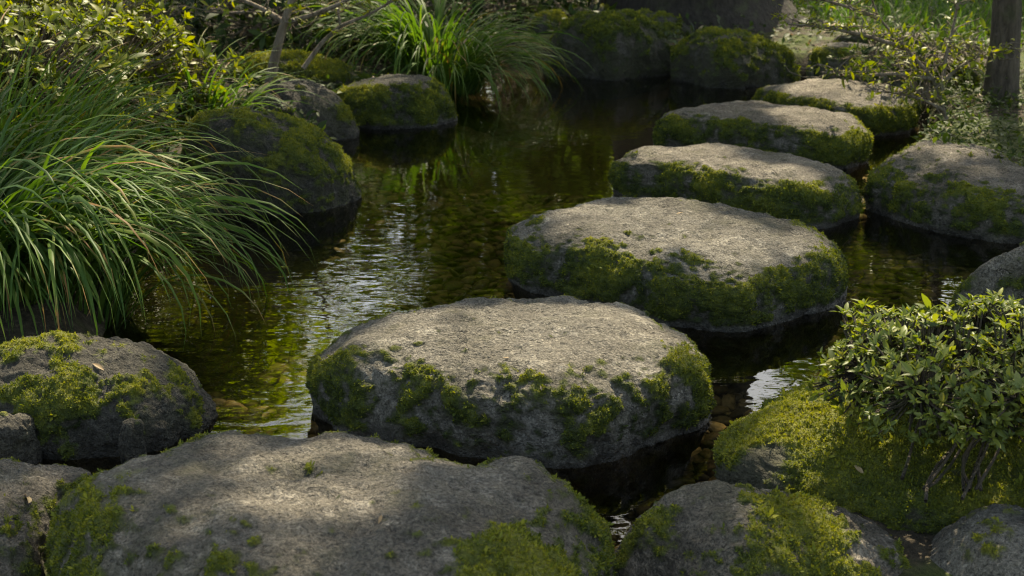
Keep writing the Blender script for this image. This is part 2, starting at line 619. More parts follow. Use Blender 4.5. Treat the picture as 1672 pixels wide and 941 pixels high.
def finish_rock(name, label, cat, group, V, F, mat, mosses, rng, wetz=.035, lod=1.0, top_bias=None):
    """displacement, moss, wet band, moss tufts"""
    seed = rng.uniform(0, 90, 3)
    size = (V[:, :2].max(0) - V[:, :2].min(0)).max()
    nr, _ = vnormals(V, F)
    A = mosses.get('rough', 1.0)
    d = (.026 - .013 * sstep(.5, .95, nr[:, 2]) * (mosses.get('mode', 'side') == 'side')) * size * fbm(V * (3.0 / size) + seed, 3) * A
    d += .009 * A * fbm(V * 9 + seed, 3)
    ridg = 1 - np.abs(fbm(V * 14 + seed * 2, 3))
    d += .004 * A * (ridg - .7)
    d += .0042 * fbm(V * 42 + seed, 3, .68)
    d -= .006 * A * sstep(.30, .62, noise3(V * 8 + seed * 3)) + .004 * A * sstep(.35, .6, noise3(V * 19 + seed * 3))
    V = V + nr * d[:, None]
    nr, _ = vnormals(V, F)
    nz = nr[:, 2]
    zrel = V[:, 2]
    mode, amt = mosses.get('mode', 'side'), mosses.get('amt', .5)
    f1 = fbm(V * mosses.get('freq', 9) + seed, 4, .65)
    f2 = fbm(V * 30 + seed, 3, .6)
    f3 = noise3(V * 95 + seed)
    if mode == 'side':
        b = sstep(.96, .72, nz) * sstep(-.7, -.2, nz) * sstep(.0, .03, zrel)
        m = b * (amt + .17 + f1 * .75 + f2 * .75 + f3 * .35)
        m += (1 - b) * (-.4)
        m += sstep(.985, .8, nz) * sstep(.5, .8, nz) * .15
    elif mode == 'top':
        b = sstep(-.25, .55, nz)
        m = b * (amt + .05 + f1 * 1.0 + f2 * .7 + f3 * .35) - (1 - b) * .3
    else:
        m = (amt + f1 * 1.0 + f2 * .3) * sstep(-.5, .1, nz)
    pj, dep = proj(V)
    toc = np.array([0, 0, CAMH]) - V
    toc /= np.linalg.norm(toc, axis=1)[:, None]
    facing = (nr * toc).sum(1) > .05
    for (px, py, rad, st) in mosses.get('at', []):
        dd = np.hypot(pj[:, 0] - px, pj[:, 1] - py) + np.where(facing, 0, 1e5)
        k = int(np.argmin(dd))
        r3 = np.linalg.norm(V - V[k], axis=1)
        m = m + st * np.exp(-(r3 / rad) ** 2) * np.clip(.75 + f1 * .8 + f2 * .5, 0, 1.4)
    if mode == 'side':
        film = b * (amt + .45 + f1 * .7 + f2 * .5) + .5 * m
    else:
        film = sstep(-.8, -.1, nz) * (amt + .25 + f1 * .7 + f2 * .5) + .4 * m
    film = np.clip(film, 0, 1) * sstep(-.01, .02, zrel)
    m = m * sstep(-.01, .03, zrel + .02 * f2)
    moss = np.clip(m, 0, 1)
    thick = sstep(.25, .85, moss)
    V = V + nr * (thick * (.0025 + .0028 * (f2 + .4)))[:, None] * mosses.get('thick', 1.0)
    wet = sstep(wetz - .005, wetz - .032, zrel + .022 * f1 + .01 * f2) if wetz is not None else np.zeros(len(V))
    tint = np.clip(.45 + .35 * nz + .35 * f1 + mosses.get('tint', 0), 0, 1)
    base = np.array([V[:, 0].mean(), V[:, 1].mean(), max(V[:, 2].min(), -.2)])
    me = make_mesh(name, V - base, F, attrs={'moss': moss, 'wet': wet, 'mosstint': tint, 'film': film})
    o = link(name, me, mat, None, base)
    tag(o, label, cat, group)
    # tufts
    nr, fn = vnormals(V, F)
    area = .5 * np.linalg.norm(fn, axis=1)
    cen = V[F].mean(1)
    fm = (sstep(.18, .8, moss[F].mean(1)) ** 1.3 + .03 * sstep(.08, .2, moss[F].mean(1))) * (cen[:, 2] > .0)
    fm = fm * np.clip(.25 + (nr[F[:, 0]] * toc[F[:, 0]]).sum(1) * 3, .12, 1)
    w = area * fm
    tot = w.sum()
    tlen = mosses.get('len', .0031) * lod
    n = int(min(mosses.get('max', 26000) * 2.2, tot * mosses.get('dens', 250000) / lod ** 2))
    if n > 200:
        idx = rng.choice(len(F), n, p=w / tot)
        bc = rng.dirichlet((1, 1, 1), n)
        loc = (V[F[idx]] * bc[:, :, None]).sum(1)
        nn = nr[F[idx, 0]]
        up = nn + np.array([0, 0, .35])
        side = rng.normal(size=(n, 3))
        # local Z along up
        Z = up + rng.normal(size=(n, 3)) * .45
        Z /= np.linalg.norm(Z, axis=1)[:, None]
        X = np.cross(Z, side); X /= np.linalg.norm(X, axis=1)[:, None]
        Y = np.cross(Z, X)
        Mx = np.stack([X, Y, Z], -1)
        sclz = tlen * rng.lognormal(0, .42, n)
        tt = np.clip(tint[F[idx, 0]] + rng.normal(0, .2, n) , 0, 1)
        me = instances('moss', TUFT_V, TUFT_F, Mx, loc - nn * .002 - base, tt, np.column_stack([sclz * mosses.get('fat', .9), sclz, sclz]))
        ch = link('moss', me, M['moss'], o)
    return o


def stepping(name, label, cat, group, outline, ztop, n=3.4, sub=6, zc=.025, zbot=-.24, mat='rock', seed=1, mosses=None, tilt=(0, 0), lod=1.0, wetz=.035, bumps=(), topdome=.0, blur=5):
    rng = np.random.default_rng(seed)
    poly = []
    for p in outline:
        z = p[2] if len(p) > 2 else ztop - .028
        poly.append(at_z(p[0], p[1], z)[:2])
    poly = np.array(poly)
    cx, cy = (poly[:, 0].max() + poly[:, 0].min()) / 2, (poly[:, 1].max() + poly[:, 1].min()) / 2
    T, RR = smooth_outline(poly, cx, cy, blur=blur)
    U, F = ico(sub)
    h = np.hypot(U[:, 0], U[:, 1]); vz = np.abs(U[:, 2])
    r = (h ** n + vz ** n) ** (-1 / n)
    p = U * r[:, None]
    th = np.arctan2(p[:, 1], p[:, 0])
    Rt = np.interp(th, np.concatenate([T, [math.pi]]), np.concatenate([RR, RR[:1]]))
    x, y = cx + p[:, 0] * Rt, cy + p[:, 1] * Rt
    z = np.where(p[:, 2] > 0, zc + p[:, 2] * (ztop - zc), zc + p[:, 2] * (zc - zbot))
    # lower half tucks in
    tuck = np.where(p[:, 2] < 0, 1 - .18 * (-p[:, 2]) ** 1.5, 1)
    x = cx + (x - cx) * tuck; y = cy + (y - cy) * tuck
    up = np.clip((z - zc) / (ztop - zc), 0, 1)
    z = z + up * (tilt[0] * (x - cx) + tilt[1] * (y - cy)) + up * topdome * (1 - np.clip(np.hypot(p[:, 0], p[:, 1]), 0, 1) ** 2)
    V = np.column_stack([x, y, z])
    for (px, py, pz, rad, amp) in bumps:
        c = at_z(px, py, pz)
        V[:, 2] += amp * np.exp(-((V[:, 0] - c[0]) ** 2 + (V[:, 1] - c[1]) ** 2) / rad ** 2) * (p[:, 2] > 0)
    return finish_rock(name, label, cat, group, V, F, M[mat], mosses or {}, rng, wetz, lod)


def boulder(name, label, cat, group, contour, front, zg=0.0, depth=.7, n=2.3, sub=6, mat='rock_dark', seed=1, mosses=None, lod=1.0, wetz=.035, hdown=.2, front_bias=.5):
    rng = np.random.default_rng(seed)
    fr = np.array([at_z(a, b, zg)[:2] for a, b in front])
    wx = fr[:, 0].max() - fr[:, 0].min()
    D = depth * wx
    yf = np.percentile(fr[:, 1], 30)
    yc = yf + D * front_bias
    ct = np.array([at_y(a, b, yc + .05 * D) for a, b in contour])
    x0, x1 = min(ct[:, 0].min(), fr[:, 0].min()), max(ct[:, 0].max(), fr[:, 0].max())
    cx = (x0 + x1) / 2; hw = (x1 - x0) / 2
    # plan outline: front curve, sides, round back
    pts = [(x0, yc), (x1, yc)]
    for a in np.linspace(15, 165, 12):
        pts.append((cx + hw * math.cos(R(a)), yc + D * (1 - front_bias) * math.sin(R(a)) ** .8))
    for k, f in enumerate(fr):
        u = (f[0] - cx) / hw
        if abs(u) < .93: pts.append((f[0], min(f[1], yc - .25 * D * front_bias)))
    T, RR = smooth_outline(np.array(pts), cx, yc, blur=6)
    U, F = ico(sub)
    h = np.hypot(U[:, 0], U[:, 1]); vz = np.abs(U[:, 2])
    r = (h ** n + vz ** n) ** (-1 / n)
    p = U * r[:, None]
    th = np.arctan2(p[:, 1], p[:, 0])
    Rt = np.interp(th, np.concatenate([T, [math.pi]]), np.concatenate([RR, RR[:1]]))
    x, y = cx + p[:, 0] * Rt, yc + p[:, 1] * Rt
    us = np.linspace(-1, 1, 201)
    o = np.argsort(ct[:, 0])
    zc = np.interp(cx + us * hw, ct[o, 0], ct[o, 2]) - zg
    ridge = np.clip((1 - np.abs(us) ** n), 0, 1) ** (1 / n)
    H = np.clip(zc, .02, None) / np.clip(ridge, .45, None)
    k = np.exp(-.5 * (np.arange(-20, 21) / 7) ** 2); k /= k.sum()
    H = np.convolve(np.pad(H, 20, mode='edge'), k, 'valid')
    Hx = np.interp((x - cx) / hw, us, H)
    z = np.where(p[:, 2] > 0, zg + p[:, 2] * Hx, zg + p[:, 2] * hdown)
    V = np.column_stack([x, y, z])
    return finish_rock(name, label, cat, group, V, F, M[mat], mosses or {}, rng, wetz, lod)


ST = 'stepping stones crossing the pond'
SH = 'mossy boulders along the pond edge'
S0 = stepping('stepping_stone', 'broad weathered grey stone on the near shore, largest and closest', 'stepping stone', ST,
    [(430, 690), (520, 688), (620, 694), (700, 708), (745, 738), (800, 752), (850, 738), (895, 755, .17), (935, 800, .14), (972, 860, .10), (995, 920, .05),
     (1000, 1010, 0), (930, 1150, 0), (600, 1270, 0), (350, 1230, 0), (150, 1090, 0), (88, 930, .04), (110, 860, .09), (180, 790, .14), (260, 735, .17), (340, 702, .18)],
    .222, n=3.6, sub=7, seed=11, tilt=(0, .02), blur=3, bumps=[(768, 772, .18, .045, -.022), (862, 768, .17, .05, .022)],
    mosses=dict(mode='side', amt=.28, at=[(960, 870, .05, .6), (985, 910, .05, .7), (785, 760, .03, 1.5), (820, 900, .05, 1.5), (865, 880, .05, 1.4), (780, 925, .04, 1.3), (900, 920, .06, 1.3), (260, 735, .04, .8), (200, 780, .05, .8), (150, 850, .04, .5), (130, 900, .05, .5), (640, 808, .014, .7), (680, 830, .014, .7), (320, 712, .03, .6)]))
S1 = stepping('stepping_stone', 'wide grey stone standing in the water in sharp focus, second from the shore', 'stepping stone', ST,
    [(830, 476), (960, 482), (1070, 497), (1120, 530, .13), (1150, 580, .09), (1158, 625, .06), (1140, 680, .03), (1060, 735, 0), (960, 770, 0), (860, 760, 0), (740, 738, 0),
     (600, 715, 0), (525, 700, 0), (494, 640, .05), (492, 590, .09), (550, 538, .13), (640, 508, .14), (740, 486)],
    .165, n=3.7, sub=7, seed=23, topdome=.006,
    mosses=dict(mode='side', amt=.16, at=[(1130, 600, .05, .8), (1145, 640, .05, .6), (990, 670, .05, .6), (700, 680, .04, .5), (580, 660, .04, .6), (510, 600, .04, .6), (540, 650, .04, .4), (620, 515, .025, .7), (740, 490, .02, .5), (1100, 560, .03, .5), (860, 720, .04, .3)]))
S2 = stepping('stepping_stone', 'grey stone with thick green moss round its rim, third from the shore', 'stepping stone', ST,
    [(1000, 317), (1130, 324), (1250, 338), (1320, 358), (1368, 395, .10), (1382, 440, .06), (1372, 485, .03), (1310, 520, 0), (1200, 548, 0), (1100, 535, 0), (980, 500, 0),
     (860, 470, 0), (822, 448, .04), (818, 410, .08), (838, 368, .12), (900, 335, .14)],
    .165, n=3.6, sub=7, seed=37, topdome=.004,
    mosses=dict(mode='side', amt=.42, at=[(1310, 370, .05, .9), (1350, 410, .06, .7), (1120, 460, .08, .6), (960, 440, .08, .6), (880, 360, .03, .8), (910, 388, .015, .8), (1280, 385, .04, .7), (840, 420, .05, .6), (1220, 420, .012, .7)]))
S3 = stepping('stepping_stone', 'grey stone with sunlit pale top, fourth from the shore', 'stepping stone', ST,
    [(1130, 236), (1250, 244), (1330, 258), (1390, 285, .10), (1411, 325, .05), (1392, 360, 0), (1330, 376, 0), (1200, 360, 0), (1050, 330, 0), (1000, 312, .02), (990, 282, .07), (1010, 250, .12), (1060, 239, .13)],
    .155, n=3.6, sub=6, seed=41, mosses=dict(mode='side', amt=.38, at=[(1290, 300, .06, .7), (1020, 300, .05, .5), (1340, 330, .06, .4), (1010, 270, .04, .5)], max=16000), lod=1.2)
S4 = stepping('stepping_stone', 'grey stone with flat dappled top, second from the far bank', 'stepping stone', ST,
    [(1170, 166), (1260, 167), (1360, 178), (1408, 200, .10), (1427, 235, .05), (1418, 265, 0), (1370, 280, 0), (1250, 265, 0), (1090, 245, 0), (1050, 224, .04), (1062, 200, .09), (1100, 177, .13)],
    .155, n=3.6, sub=6, seed=53, mosses=dict(mode='side', amt=.36, at=[(1410, 225, .08, .8), (1350, 235, .06, .5), (1080, 220, .06, .6)], max=12000), lod=1.4)
S5 = stepping('stepping_stone', 'small flat grey stone, last and farthest step before the far bank', 'stepping stone', ST,
    [(1310, 131), (1400, 131), (1460, 140), (1490, 162, .08), (1496, 195, .03), (1480, 220, 0), (1400, 226, 0), (1280, 205, 0), (1225, 175, .03), (1212, 155, .08), (1240, 140, .12)],
    .15, n=3.6, sub=6, seed=67, mosses=dict(mode='side', amt=.45, at=[(1460, 165, .12, .7), (1240, 155, .08, .5)], max=10000), lod=1.6)
stepping('flat_stone', 'broad pale slab lying on the far bank behind the last step', 'flat stone', 'slabs on the far bank',
    [(1350, 80), (1480, 78), (1600, 92), (1612, 112), (1500, 135, .08), (1330, 138, .02), (1302, 118, .08), (1306, 95, .14)],
    .245, n=3.4, sub=6, seed=71, zc=.10, mosses=dict(mode='side', amt=.2, max=5000), lod=1.8)
stepping('flat_stone', 'narrow grey slab in the undergrowth behind the broad pale slab', 'flat stone', 'slabs on the far bank',
    [(1340, 56), (1430, 53), (1530, 58), (1540, 70), (1430, 78, .12), (1330, 72, .12)],
    .2, n=3, sub=5, seed=73, zc=.1, mosses=dict(mode='side', amt=.3, max=3000), lod=2, wetz=None)
stepping('shore_stone', 'low grey stone beside the large near stone with a dry leaf on it', 'stone', SH,
    [(-80, 762), (60, 745), (140, 747), (192, 758, .11), (175, 800, .09), (135, 860, .05), (100, 935, 0), (60, 1010, 0), (-100, 1050, 0), (-220, 920, .03), (-180, 800, .08)],
    .135, n=2.8, sub=7, seed=79, zc=.02, mosses=dict(mode='side', amt=.02, at=[(180, 770, .05, .4)]), wetz=None)
stepping('mossy_boulder', 'low rock bank covered in moss under the clipped azalea', 'boulder', SH,
    [(1345, 632, .10), (1480, 590, .12), (1672, 570, .12), (1950, 640, .08), (2000, 850, .04), (1800, 980, 0), (1450, 925, .0), (1250, 862, 0), (1145, 803, .0), (1180, 765, .02), (1245, 695, .04), (1300, 650, .07)],
    .158, n=2.7, sub=7, seed=83, zc=.03, topdome=.02, wetz=.02, bumps=[(1240, 760, .1, .06, .015)],
    mosses=dict(mode='top', amt=1.2, freq=6, tint=.02, len=.0032, max=60000, rough=.7, thick=1.5, at=[(1255, 745, .05, -1.6), (1200, 795, .06, -1.8), (1330, 655, .04, -1.2), (1290, 690, .03, -.8), (1200, 760, .03, .6), (1250, 710, .03, .5)]))

boulder('mossy_boulder', 'rounded grey boulder with moss cushion under the drooping grass clump', 'boulder', SH,
    [(-80, 590), (0, 563), (80, 548), (180, 553), (250, 574), (310, 618), (340, 668), (352, 708)], [(-80, 752), (50, 750), (150, 748), (250, 740), (330, 722), (352, 708)],
    depth=.75, n=2.5, sub=7, seed=91, mosses=dict(mode='top', amt=-.2, at=[(60, 640, .09, 1.1), (110, 670, .08, .9), (20, 610, .06, .9), (160, 650, .05, .5), (230, 565, .03, .5), (335, 660, .04, .6), (320, 630, .03, .5), (110, 710, .05, .6)], len=.0032, max=30000))
boulder('mossy_boulder', 'dark saddle-shaped boulder with yellow moss beside the tall grass clump', 'boulder', SH,
    [(290, 210), (330, 183), (400, 178), (450, 190), (500, 200), (540, 225), (575, 275), (594, 322)], [(330, 345), (440, 352), (520, 347), (594, 330)],
    depth=.75, n=2.6, sub=7, seed=101, mosses=dict(mode='top', amt=.5, at=[(520, 240, .10, .6), (450, 200, .1, .4), (560, 260, .06, .5), (380, 245, .1, -.6), (420, 235, .06, -.5)], max=26000), lod=1.1)
boulder('mossy_boulder', 'bare grey dome-shaped boulder behind the saddle-shaped one', 'boulder', SH,
    [(380, 190), (410, 146), (450, 128), (500, 126), (545, 145), (574, 185), (583, 218)], [(390, 235), (480, 240), (583, 226)],
    depth=.7, n=2.4, sub=6, seed=107, mosses=dict(mode='top', amt=-.12, at=[(570, 180, .06, .8)], max=8000), lod=1.3, mat='rock_dark')
boulder('mossy_boulder', 'flat-topped rock with bright moss fringe at the left water edge', 'boulder', SH,
    [(536, 158), (580, 133), (640, 123), (700, 126), (732, 150), (746, 182)], [(540, 206), (620, 212), (700, 209), (746, 196)],
    depth=.7, n=3.2, sub=6, seed=109, mosses=dict(mode='side', amt=.45, at=[(600, 155, .12, .7), (710, 165, .1, .7), (560, 155, .1, .6)], max=12000), lod=1.5)
boulder('mossy_boulder', 'green moss-covered mound behind the dome-shaped boulder', 'boulder', SH,
    [(365, 115), (400, 90), (450, 83), (520, 92), (570, 108), (592, 132)], [(370, 155), (480, 158), (592, 155)], zg=.08,
    depth=.6, n=2.4, sub=6, seed=113, mosses=dict(mode='top', amt=.8, max=10000), lod=1.7, wetz=None)
boulder('mossy_boulder', 'biggest dark boulder at the far end of the pond', 'boulder', SH,
    [(884, 105), (900, 60), (930, 28), (970, 18), (1020, 20), (1060, 33), (1088, 58), (1110, 100)], [(885, 122), (1000, 133), (1108, 128)],
    depth=.6, n=2.9, sub=6, seed=127, mosses=dict(mode='top', amt=.55, max=12000, tint=-.25), lod=2.0)
boulder('mossy_boulder', 'small rounded mossy rock left of the biggest far boulder', 'boulder', SH,
    [(845, 40), (880, 17), (915, 20), (935, 45)], [(848, 75), (890, 78), (935, 75)], zg=.05, depth=.8, n=2.4, sub=5, seed=131, mosses=dict(mode='top', amt=.4, max=4000), lod=2, wetz=None)
boulder('mossy_boulder', 'pale topped rock peeping over the biggest far boulder', 'boulder', SH,
    [(925, 22), (950, 8), (975, 4), (1005, 8), (1030, 24)], [(925, 50), (980, 52), (1030, 50)], zg=.1, depth=.7, n=2.4, sub=5, seed=137, mat='rock', mosses=dict(mode='top', amt=-.1, max=2000), lod=2, wetz=None)
boulder('mossy_boulder', 'green mossy rock behind the gap between the two far boulders', 'boulder', SH,
    [(1010, 40), (1050, 18), (1100, 24), (1140, 55)], [(1010, 75), (1080, 80), (1140, 75)], zg=.06, depth=.7, n=2.4, sub=5, seed=139, mosses=dict(mode='top', amt=.55, max=5000), lod=2, wetz=None)
boulder('mossy_boulder', 'lumpy moss-covered boulder at the far end, beside the flat slab', 'boulder', SH,
    [(1092, 118), (1105, 72), (1140, 48), (1200, 50), (1260, 68), (1292, 85), (1304, 115)], [(1092, 130), (1180, 147), (1304, 136)],
    depth=.65, n=2.8, sub=6, seed=149, mosses=dict(mode='top', amt=.6, max=12000, rough=1.3, tint=-.15, at=[(1150, 100, .1, -.6)]), lod=2.0)
stepping('mossy_boulder', 'grey boulder with leaf shadows on top beside the far stepping stones', 'boulder', SH,
    [(1412, 300, .07), (1435, 245, .14), (1490, 226), (1560, 230), (1640, 250), (1720, 290), (1780, 340, .08), (1750, 392, 0), (1672, 400, 0), (1560, 388, 0), (1480, 362, 0), (1418, 330, .03)],
    .168, n=2.9, sub=7, seed=151, lod=1.2, topdome=.01, mosses=dict(mode='side', amt=.30, at=[(1440, 290, .06, .5), (1600, 330, .1, .5)], max=16000))
boulder('mossy_boulder', 'grey boulder with yellow moss edge right behind the clipped azalea', 'boulder', SH,
    [(1553, 495), (1580, 455), (1620, 420), (1672, 397), (1740, 385), (1860, 410)], [(1553, 505), (1620, 560), (1720, 600), (1860, 600)],
    depth=.7, n=2.6, sub=6, seed=157, mat='rock', mosses=dict(mode='top', amt=-.1, at=[(1590, 450, .05, .7), (1640, 480, .06, .6)], max=9000))
boulder('mossy_boulder', 'rounded boulder with thick moss cap in the near right corner area', 'boulder', SH,
    [(985, 950), (1040, 850), (1110, 810), (1190, 800), (1290, 820), (1390, 848), (1460, 885), (1500, 945)], [(985, 1010), (1200, 1060), (1500, 1020)],
    depth=.6, n=2.5, sub=7, seed=163, mat='rock', wetz=None, mosses=dict(mode='top', amt=-.15, at=[(1260, 845, .05, .8), (1330, 870, .06, .7), (1220, 880, .05, .5), (1410, 880, .05, .6), (1180, 920, .06, .3), (1060, 850, .03, .5), (1450, 900, .05, .5), (1300, 920, .06, .4)], len=.0032, max=30000))
boulder('mossy_boulder', 'bare grey boulder cut off by the bottom corner beside the moss', 'boulder', SH,
    [(1462, 985), (1520, 900), (1580, 860), (1640, 838), (1700, 835), (1800, 870)], [(1455, 1020), (1650, 1050), (1800, 1020)],
    depth=.7, n=2.4, sub=6, seed=167, mat='rock', wetz=None, mosses=dict(mode='top', amt=-.45, at=[(1660, 850, .03, .6)], max=5000))
boulder('shore_stone', 'small angular dark stone at the picture edge below the moss cushion', 'stone', SH,
    [(-40, 690), (0, 677), (45, 680), (66, 700), (73, 740)], [(-40, 775), (30, 768), (73, 752)], depth=.8, n=4, sub=6, seed=173, mosses=dict(mode='top', amt=-.5), wetz=.02)
boulder('shore_stone', 'small upright rounded pebble stone leaning on the moss cushion boulder', 'stone', SH,
    [(194, 715), (200, 692), (215, 684), (231, 690), (238, 715)], [(194, 765), (216, 768), (238, 765)], depth=.9, n=3, sub=5, seed=179, mosses=dict(mode='top', amt=-.5, rough=.4), wetz=.03)
# rocks below the water
for k, (a, b, w, hgt, lab) in enumerate([(517, 408, 60, .12, 'ochre submerged rock near the saddle-shaped boulder'), (470, 425, 40, .08, 'small brown submerged rock close to the grass tips'),
                                        (760, 222, 60, .1, 'brown submerged rock under the far reflections')]):
    zz = -.19
    boulder('submerged_rock', lab, 'rock', 'rocks under the water',
            [(a - w, b + 12), (a - w * .5, b - 6), (a, b - 14), (a + w * .5, b - 4), (a + w, b + 14)], [(a - w, b + 24), (a, b + 34), (a + w, b + 24)],
            zg=zz, depth=.7, n=2.3, sub=5, seed=200 + k, mat='rock', wetz=None, mosses=dict(mode='top', amt=-1, rough=.8))

# ------------------------------------------------------------------ pebbles on the bed
rng = np.random.default_rng(5)
tv, tf = ico(2)
cand = np.column_stack([rng.uniform(-1.6, 1.6, 80000), 1.5 + 6.0 * rng.uniform(0, 1, 80000) ** 1.5])
sd = pond_sd(cand)
cand = cand[(sd < -.03) & (cand[:, 1] < 5.3) & ~((cand[:, 0] < -.60) & (cand[:, 1] > 3.0) & (cand[:, 1] < 5.2))]
keep = []
size = np.exp(rng.normal(math.log(.0115), .5, len(cand)))
size = np.minimum(size, .026)
sdz = ground_h(cand) + .75 * size < -.02
cell = {}
for i in np.argsort(-size):
    x, y = cand[i]; r = size[i]
    cxi, cyi = int(x / .07), int(y / .07)
    ok = True
    for dx in (-1, 0, 1):
        for dy in (-1, 0, 1):
            for j in cell.get((cxi + dx, cyi + dy), ()):
                if math.hypot(x - cand[j, 0], y - cand[j, 1]) < .72 * (r + size[j]): ok = False; break
            if not ok: break
        if not ok: break
    if ok and sdz[i]:
        cell.setdefault((cxi, cyi), []).append(i); keep.append(i)
        if len(keep)  >= 14000: break
cand, size = cand[keep], size[keep]
n = len(cand)
gzp = ground_h(cand)
th = rng.uniform(0, 2 * math.pi, n)
tl = rng.normal(0, .32, (n, 2))
Zv = np.column_stack([tl, np.ones(n)]); Zv /= np.linalg.norm(Zv, axis=1)[:, None]
Yv = np.column_stack([np.cos(th), np.sin(th), np.zeros(n)])
Xv = np.cross(Yv, Zv); Xv /= np.linalg.norm(Xv, axis=1)[:, None]; Yv = np.cross(Zv, Xv)
Mx = np.stack([Xv, Yv, Zv], -1)
scl = np.column_stack([size * rng.uniform(.75, 1.0, n), size * rng.uniform(1.0, 1.5, n), size * rng.uniform(.32, .62, n)])
tv2 = tv * (1 + .30 * noise3(tv * 1.1 + 4) + .10 * noise3(tv * 2.7))[:, None]
me = instances('pebbles', tv2, tf, Mx, np.column_stack([cand, gzp + size * .25]), np.clip(rng.normal(.36, .25, n), 0, 1), scl)
o = link('pebbles', me, M['pebble']); tag(o, 'brown and ochre pebbles covering the pond bed', 'pebbles', kind='stuff')

# ------------------------------------------------------------------ grasses
def blades(rng, roots, az, el0, L, bend, width, tint, seg=11, twist=.5):
    n = len(roots)
    s = np.linspace(0, 1, seg)
    pos = np.zeros((n, seg, 3)); pos[:, 0] = roots
    ang = el0[:, None] - bend[:, None] * s[None] ** 1.35
    azs = az[:, None] + rng.normal(0, .22, n)[:, None] * s[None]
    dirs = np.stack([np.cos(azs) * np.cos(ang), np.sin(azs) * np.cos(ang), np.sin(ang)], -1)
    step = (L / (seg - 1))[:, None, None]
    pos[:, 1:] = roots[:, None] + np.cumsum(dirs[:, :-1] * step, 1)
    side = np.stack([-np.sin(azs), np.cos(azs), np.zeros_like(azs)], -1)
    nrm = np.cross(side, dirs)
    tw = (rng.normal(0, twist, n)[:, None] * s[None])[..., None]
    side = side * np.cos(tw) + nrm * np.sin(tw)
    nrm = np.cross(side, dirs)
    prof = np.clip(np.minimum(.55 + 2.5 * s, 1) * (1 - s ** 2.6), .03, 1)
    w = (width[:, None] * prof[None])[..., None] * .5
    Lf = pos - side * w + nrm * w * .35
    Rt = pos + side * w + nrm * w * .35
    V = np.stack([Lf, pos, Rt], 2).reshape(-1, 3)
    i, j = np.meshgrid(np.arange(seg - 1), np.arange(2), indexing='ij')
    a = (i * 3 + j).ravel()
    F = np.stack([a, a + 1, a + 4, a + 3], -1)
    F = (F[None] + (np.arange(n) * seg * 3)[:, None, None]).reshape(-1, 4)
    # tips dry out on some blades
    dry = (rng.uniform(0, 1, n) < .15)[:, None] * sstep(.72, 1.0, s)[None] * .5
    tt = np.clip(tint[:, None] + .12 * s[None] + dry, 0, 1)
    return V, F, np.repeat(tt.reshape(-1), 3)


def grass_clump(name, label, group, center, rad, n, Lr, width, seed, bias=None, el=(55, 88), bend=(1.5, 2.6), tint=(.45, .16)):
    rng = np.random.default_rng(seed)
    a = rng.uniform(0, 2 * math.pi, n); r = np.sqrt(rng.uniform(0, 1, n))
    off = np.column_stack([np.cos(a) * rad[0] * r, np.sin(a) * rad[1] * r])
    roots = np.column_stack([center[0] + off[:, 0], center[1] + off[:, 1], np.zeros(n)])
    roots[:, 2] = np.maximum(ground_h(roots[:, :2]), -.02) - .01 + (center[2] if len(center) > 2 else 0)
    az = a + rng.normal(0, .5, n)
    if bias is not None:
        v = np.column_stack([np.cos(az) + bias[0], np.sin(az) + bias[1]]); az = np.arctan2(v[:, 1], v[:, 0])
    L = rng.uniform(*Lr, n)
    V, F, T = blades(rng, roots, az, R(1) * rng.uniform(*el, n), L, rng.uniform(*bend, n), width * rng.uniform(.6, 1.25, n), np.where(rng.uniform(0, 1, n) < .010, rng.uniform(.9, 1, n), np.clip(rng.normal(tint[0], tint[1], n), 0, .86)))
    base = np.array([center[0], center[1], 0.05])
    o = link(name, make_mesh(name, V - base, F, attrs={'tint': T}), M['grass'], None, base)
    return tag(o, label, 'grass clump', group)


GC = 'ornamental grass clumps'
grass_clump('grass_clump', 'large arching grass clump hanging over the water beside the moss cushion boulder', GC, (-1.28, 3.22, .0), (.36, .26), 980, (.38, .72), .0125, 301, bias=(.6, -.25), el=(56, 88), bend=(1.9, 3.3), tint=(.6, .16))
grass_clump('grass_clump', 'bright green arching grass clump at the far water edge', GC, (-.36, 6.75, .02), (.20, .18), 480, (.45, .76), .013, 302, bias=(-.05, -.25), el=(45, 88), bend=(1.6, 2.9), tint=(.6, .14))
grass_clump('grass_clump', 'short upright grass tuft between the leafy shrub and the mossy mound', GC, (-1.12, 5.1), (.12, .12), 120, (.25, .5), .012, 303, bias=(.4, -.2), el=(45, 85), bend=(1.0, 2.2), tint=(.6, .15))
grass_clump('grass_clump', 'upright young grass at the picture edge below the leafy shrub', GC, (-1.5, 3.95), (.35, .2), 420, (.35, .62), .011, 304, bias=(.2, -.1), el=(55, 88), bend=(.7, 1.8), tint=(.62, .14))

